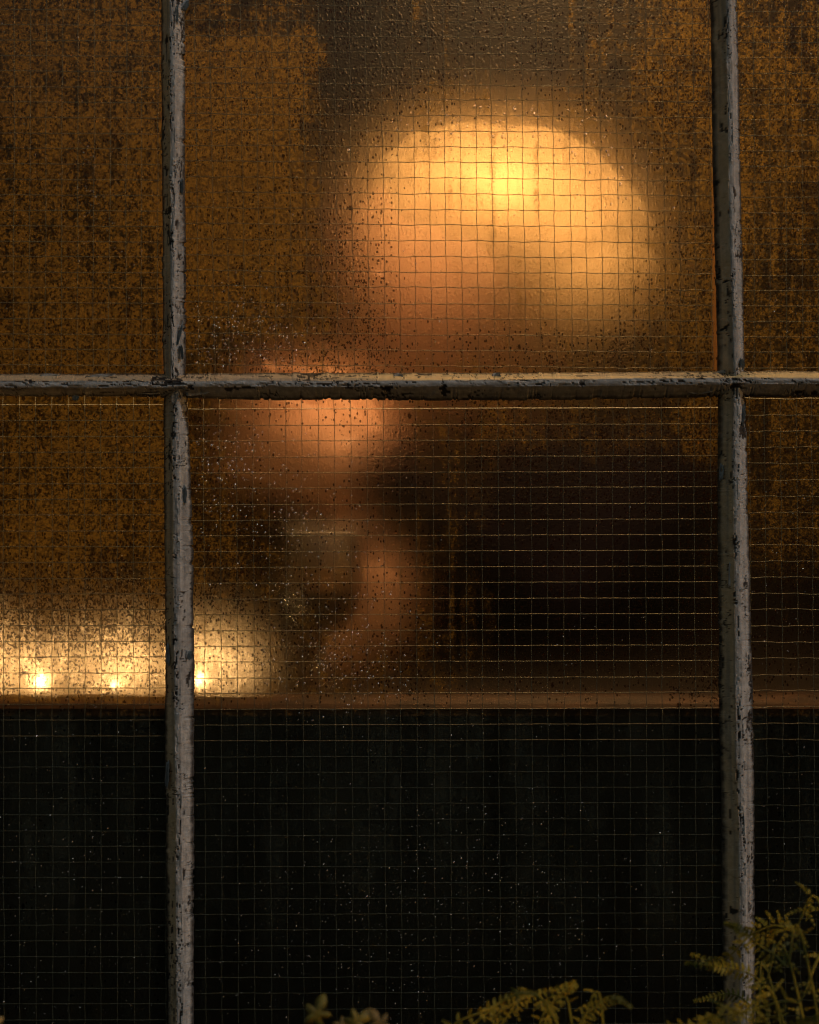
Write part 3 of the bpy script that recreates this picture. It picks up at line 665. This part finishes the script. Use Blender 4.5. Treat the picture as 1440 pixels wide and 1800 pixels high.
# ceiling lamp added unseen above the counter to light bevels and film
clp = Vector((.28, .55, 2.25))
cl = tag(empty('added_ceiling_lamp', tuple(clp)), 'added round ceiling lamp, unseen above the counter', 'lamp')
bm = bmesh.new(); lathe(bm, [(.02, -.06), (.10, -.04), (.14, 0), (.13, .02), (.03, .035)], clp, 32)
q = NT('opal'); em = q.n('ShaderNodeEmission'); em.inputs[0].default_value = (1, .66, .28, 1); em.inputs[1].default_value = 17
keep(bm_obj('opal_bowl', bm, q.fin(em.outputs[0]), None, True), cl)
bm = bmesh.new(); tube(bm, [clp+Vector((0, 0, .036)), Vector((clp.x, clp.y, 2.6))], .012, 10); keep(bm_obj('rod', bm, plain('rod_brass', (.4, .3, .1), .4, 1)), cl)

# string of little bulbs on the counter, rear ones added for glow
sl_ = tag(empty('string_lights', (P(100, 0).x, .05, ztop)), 'string of tiny warm white bulbs on the counter, rear ones added to widen the glow', 'string lights')
q = NT('bulb_glow'); em = q.n('ShaderNodeEmission'); em.inputs[0].default_value = (1, .72, .38, 1); em.inputs[1].default_value = 2.5
M['bulb'] = q.fin(em.outputs[0])
bl_ = [(-330, 1212, .05), (-205, 1214, .045), (-75, 1211, .05), (62, 1213, .045), (197, 1216, .035), (347, 1209, .05)]
bl_ += [(410-62*k+r0, 1199+(k*7) % 5, .17+.05*(k % 3)) for k, r0 in enumerate((-8, 10, 14, -12, 5, 18, -6, 9, -14, 3, 12))]  # extra bulbs further back, added to widen the glow on the film
bp = [A(x, y, d) for x, y, d in bl_]
for k, p in enumerate(bp):
    far = p.y > .1
    bm = bmesh.new(); lathe(bm, [(.0022*math.sin(math.pi*k_/8), -.0034*math.cos(math.pi*k_/8)) for k_ in range(1, 8)], p+Vector((0, 0, .001)), 12); keep(bm_obj('bulb', bm, M['bulb'], None, True), sl_)
    plight('bulb_lamp', p+Vector((0, -.001, .004)), (.066+.030*(k % 3) if far else .015+.008*(k % 4))*(.2 if k == 6 else .6 if k == 7 else 1), (1, .60, .25), .003, sl_)
bm = bmesh.new(); pts = []
for a, b in zip(bp, bp[1:]):
    for t in (0, .25, .5, .75):
        p = a.lerp(b, t); pts.append(Vector((p.x, p.y+.008+.006*math.sin(t*6.28), ztop+.0015)))
tube(bm, pts, .0009, 6); keep(bm_obj('cable', bm, plain('cable_green', (.02, .03, .02), .6)), sl_)

# wine glass on the counter
wy = .095; kw = S*(1+wy/(D*IOR)); wc = Vector((A(562, 0, wy).x, wy, ztop))
wg = tag(empty('wine_glass', tuple(wc)), 'stemmed wine glass with a little dark wine left beside the bare forearm', 'glass')
q = NT('thin_glass'); fr_ = q.n('ShaderNodeFresnel'); fr_.inputs['IOR'].default_value = 1.5
M['tglass'] = q.fin(q.mix(q.math('ADD', q.math('MULTIPLY', fr_.outputs[0], 2.6), .07, 0, True), q.bs('ShaderNodeBsdfTransparent', Color=(.97, .95, .88, 1)), q.bs('ShaderNodeBsdfGlossy', Color=(1, 1, 1, 1), Roughness=.06)))
gh = A(562, 938, wy).z-ztop; g0 = .045
out = [(.028, g0+.016), (.024, g0+.009), (.012, g0+.002)]
prof = [(.031, .0), (.032, .002), (.006, .005), (.0045, .012), (.0045, g0-.006), (.010, g0), (.022, g0+.007), (.031, g0+.020), (.0355, g0+.040), (.035, g0+.060), (.031, gh-.006), (.0300, gh), (.0290, gh), (.0298, gh-.006), (.0338, g0+.060), (.0342, g0+.040), (.030, g0+.021), (.021, g0+.009), (.004, g0+.003)]
bm = bmesh.new(); lathe(bm, prof, wc+Vector((0, 0, .0003)), 40); keep(bm_obj('bowl', bm, M['tglass'], None, True), wg)
bm = bmesh.new(); lathe(bm, [(.004, g0+.0042), (.0205, g0+.0105), (.0293, g0+.022), (.0325, g0+.034), (.0328, g0+.036)], wc, 36); keep(bm_obj('wine', bm, plain('red_wine', (.05, .006, .006), .08, 0, 10, .1, 0), None, True), wg)
bm = bmesh.new(); tube(bm, [wc+Vector((.0296*math.cos(a), .0296*math.sin(a), gh)) for a in [2*math.pi*k/32 for k in range(33)]], .0011, 6); keep(bm_obj('rim', bm, plain('glass_rim', (.8, .75, .65), .15, 0, 20, .05, 0), None, True), wg)
# dark cupboard filling the right of the room
cb = tag(empty('cupboard', (A(1050, 0, .9).x, .95, .02)), 'tall black cupboard behind the dark side of the lower middle pane', 'cupboard')
x0, x1 = A(770, 0, .95).x, A(1700, 0, .95).x
bm = bmesh.new(); box(bm, x0, x1, .95, 1.35, .02, A(0, 690, .95).z, .006); keep(bm_obj('cupboard_body', bm, plain('black_wood', (.005, .004, .004), .85, 0, 30, .3, .3, (6, 6, 1), .1)), cb)
for k in range(2):
    a = x0+.02+(x1-x0-.02)/2*k; bm = bmesh.new(); box(bm, a, a+(x1-x0)/2-.03, .93, .948, .06, A(0, 690, .95).z-.03, .004); d = keep(bm_obj('door', bm, plain('black_door', (.005, .004, .004), .85, 0, 30, .3, .3, (6, 6, 1), .1)), cb)

# ------------------------------------------------------------------ garden: ferns, leafy sprigs, added leaf screen behind the viewer
q = NT('fern_leaf'); v = q.coords(); n = q.noise(v, 26, 4); n2 = q.noise(v, 300, 3)
c = q.col(q.ramp(n, .35, .65), (.10, .13, .02, 1), (.80, .60, .06, 1)); c = q.col(q.math('MULTIPLY', n2, .4), c, (.02, .02, .008, 1))
pr = q.n('ShaderNodeBsdfPrincipled'); q.set(pr.inputs['Base Color'], c); pr.inputs['Roughness'].default_value = .55
M['fern'] = q.fin(q.mix(.3, pr.outputs[0], q.bs('ShaderNodeBsdfTranslucent', Color=c)))
M['fern_red'] = plain('fern_red', (.16, .03, .015), .6)
def frond(par, pts, maxlen, mat, seed, droop=.25, depth=0.0):
    r = random.Random(seed); bm = bmesh.new()
    P3 = [Vector(p) for p in pts]
    # resample with catmull
    def cr(t):
        t = max(0, min(len(P3)-1.0001, t)); i = int(t); f = t-i
        p0 = P3[max(i-1, 0)]; p1 = P3[i]; p2 = P3[min(i+1, len(P3)-1)]; p3 = P3[min(i+2, len(P3)-1)]
        return .5*((2*p1)+(p2-p0)*f+(2*p0-5*p1+4*p2-p3)*f*f+(3*p1-p0-3*p2+p3)*f**3)
    N = 26; cs = [cr((len(P3)-1)*k/(N*2)) for k in range(N*2+1)]
    tube(bm, cs, .0011, 5, .0003)
    for k in range(5, N*2, 2):
        p = cs[k]; t = (cs[min(k+1, N*2)]-cs[k-1]).normalized(); s = k/(N*2)
        side = t.cross(Vector((0, 1, 0))).normalized()
        ln = maxlen*math.sin(math.pi*min(1, (.12+.88*s))**.8)*(.8+.3*r.random())*max(.12, (1-s)**.35)
        for sg in (-1, 1):
            d = (side*sg+t*.55+Vector((r.uniform(-.1, .1), r.uniform(-.5, .3), -droop*r.random()))).normalized()
            n_ = max(4, int(ln/.0028)); nrm = d.cross(Vector((0, 1, 0))).normalized()
            prev = None; wid = .0019
            for j in range(n_+1):
                u = j/n_; c0 = p+d*ln*u+Vector((0, 0, -droop*ln*u*u*.6))
                if j and j < n_:
                    pl_ = .0042*(1-u)**.6*(.8+.4*r.random())*(maxlen/.03)
                    for s2 in (-1, 1):
                        e = (nrm*s2+d*.6+Vector((0, r.uniform(-.35, .35), 0))).normalized()
                        a_ = c0-d*.0010; b_ = c0+d*.0013; tip = c0+e*pl_
                        m1 = c0+e*pl_*.55-d*.0010; m2 = c0+e*pl_*.55+d*.0014
                        vs_ = [bm.verts.new(x) for x in (a_, m1, tip, m2, b_)]
                        bm.faces.new(vs_)
    o = bm_obj('frond', bm, mat, None, False); keep(o, par); return o
fern = tag(empty('fern', (.33, -.20, 0)), 'yellow green fern arching in front of the foot of the far glazing bar', 'fern')
base = Vector((.40, -.22, .02))
def fpt(*l): return [F(x, y+38, Y) for x, y, Y in l]
fr = [
 ([base]+fpt((1480, 1720, -.16), (1390, 1600, -.15), (1330, 1600, -.14), (1270, 1650, -.13), (1215, 1640, -.13)), .026, M['fern']),
 ([base]+fpt((1440, 1760, -.18), (1380, 1660, -.18), (1330, 1620, -.17), (1300, 1595, -.17), (1275, 1585, -.16)), .020, M['fern']),
 ([base]+fpt((1420, 1790, -.16), (1340, 1690, -.16), (1290, 1665, -.15), (1250, 1660, -.15), (1205, 1655, -.14)), .018, M['fern']),
 ([base]+fpt((1500, 1790, -.16), (1400, 1725, -.18), (1330, 1735, -.18), (1260, 1750, -.18), (1180, 1780, -.18), (1100, 1800, -.18)), .024, M['fern']),
 ([base]+fpt((1400, 1850, -.2), (1300, 1790, -.2), (1200, 1770, -.2), (1110, 1785, -.2), (1030, 1810, -.2)), .024, M['fern']),
 ([base]+fpt((1380, 1800, -.12), (1330, 1740, -.12), (1290, 1710, -.11), (1250, 1715, -.11), (1220, 1722, -.11)), .014, M['fern']),
 ([base]+fpt((1300, 1900, -.22), (1360, 1800, -.22), (1420, 1760, -.22), (1480, 1750, -.22)), .026, M['fern']),
 ([base]+fpt((1300, 1900, -.2), (1260, 1830, -.2), (1210, 1800, -.2), (1140, 1790, -.2)), .026, M['fern'])]
for k, (p, l, m) in enumerate(fr): frond(fern, p, l*.76, m, 60+k)
fern2 = tag(empty('fern', (.10, -.20, 0)), 'smaller fern with curled tips low in front of the black middle pane', 'fern')
b2 = Vector((.10, -.22, .02))
def fpt(*l): return [F(x, y+8, Y) for x, y, Y in l]
for k, (p, l) in enumerate([
 (fpt((1010, 1900, -.18), (950, 1800, -.18), (985, 1740, -.18), (1010, 1722, -.18), (1003, 1735, -.18)), .012),
 (fpt((980, 1900, -.18), (870, 1800, -.18), (905, 1755, -.18), (950, 1738, -.17), (1000, 1722, -.17)), .013),
 (fpt((1000, 1900, -.2), (800, 1810, -.2), (860, 1765, -.2), (910, 1740, -.19), (945, 1735, -.19)), .013),
 (fpt((1060, 1900, -.18), (1020, 1800, -.18), (1050, 1760, -.18), (1085, 1748, -.18), (1110, 1762, -.18)), .012)]):
    frond(fern2, [b2]+p, l, M['fern'], 90+k, .4)
# broad leaf sprig
def lobed(par, c, size, ang, seed, mat):
    bm = bmesh.new(); r = random.Random(seed); N = 40; cen = bm.verts.new(c); ring = []
    for k in range(N):
        a = 2*math.pi*k/N
        rad = size*(.34+.66*(1-abs(((a*5/(2*math.pi)) % 1)-.0 if ((a*5/(2*math.pi)) % 1) < .5 else 1-((a*5/(2*math.pi)) % 1))*2)**.8)*(1.25 if a < .6 or a > 5.7 else .8)*r.uniform(.93, 1.07)
        q_ = Vector((math.cos(a+ang)*rad, -.25*rad*math.sin(a*2+seed), math.sin(a+ang)*rad))
        ring.append(bm.verts.new(c+q_))
    for k in range(N): bm.faces.new((cen, ring[k], ring[(k+1) % N]))
    o = bm_obj('leaf', bm, mat, None, True); md = o.modifiers.new('t', 'SOLIDIFY'); md.thickness = .0004; keep(o, par)
q = plain('ivy_leaf', (.26, .20, .03), .6, 0, 120, .4, .4); q2 = plain('ivy_pale', (.34, .22, .06), .6, 0, 120, .4, .4)
ivy = tag(empty('leafy_sprig', (F(600, 0, -.25).x, -.25, 0)), 'leafy sprig with pointed lobed leaves at the bottom edge of the picture', 'plant')
lobed(ivy, F(557, 1783, -.25), .0125, 1.2, 3, q); lobed(ivy, F(625, 1797, -.25), .012, .5, 5, q); lobed(ivy, F(668, 1800, -.27), .010, 2.2, 6, q2); lobed(ivy, F(600, 1805, -.24), .009, .2, 8, q2)
lobed(ivy, F(720, 1830, -.24), .012, .9, 9, q)
bm = bmesh.new(); tube(bm, [Vector((F(600, 0, -.25).x, -.25, .0)), F(640, 1950, -.25), F(610, 1840, -.25), F(557, 1795, -.248)], .0012, 6); keep(bm_obj('stem', bm, M['fern'], None, True), ivy)
ivy2 = tag(empty('leafy_sprig', (F(0, 0, -.25).x, -.25, 0)), 'rusty brown leaf tip in the lower left corner of the picture', 'plant')
lobed(ivy2, F(-12, 1802, -.25), .011, 1.9, 13, q2)
bm = bmesh.new(); tube(bm, [Vector((F(-12, 0, -.25).x, -.25, .0)), F(-30, 1950, -.25), F(-12, 1806, -.248)], .0012, 6); keep(bm_obj('stem', bm, M['fern'], None, True), ivy2)
# leaf screen added unseen behind the viewer to darken pane reflections
hv = []; hf = []
r = random.Random(4)
for k in range(9000):
    x = r.uniform(-3.2, 3.2); z = r.uniform(0.02, 2.3)+.12*math.sin(x*2); y = -4.2+r.gauss(0, .16)
    a = r.uniform(0, 6.28); s = r.uniform(.03, .06); u = Vector((math.cos(a), r.uniform(-.6, .6), math.sin(a)))*s; w_ = Vector((-math.sin(a), r.uniform(-.6, .6), math.cos(a)))*s*.6
    c = Vector((x, y, z)); b = len(hv); hv += [c-u, c+w_, c+u, c-w_]; hf.append((b, b+1, b+2, b+3))
tag(mesh_obj('added_hedge', hv, hf, plain('added_hedge_leaf', (.03, .05, .015), .6), smooth=False), 'added dark leaf screen behind the viewer that darkens pane reflections', 'added_hedge')
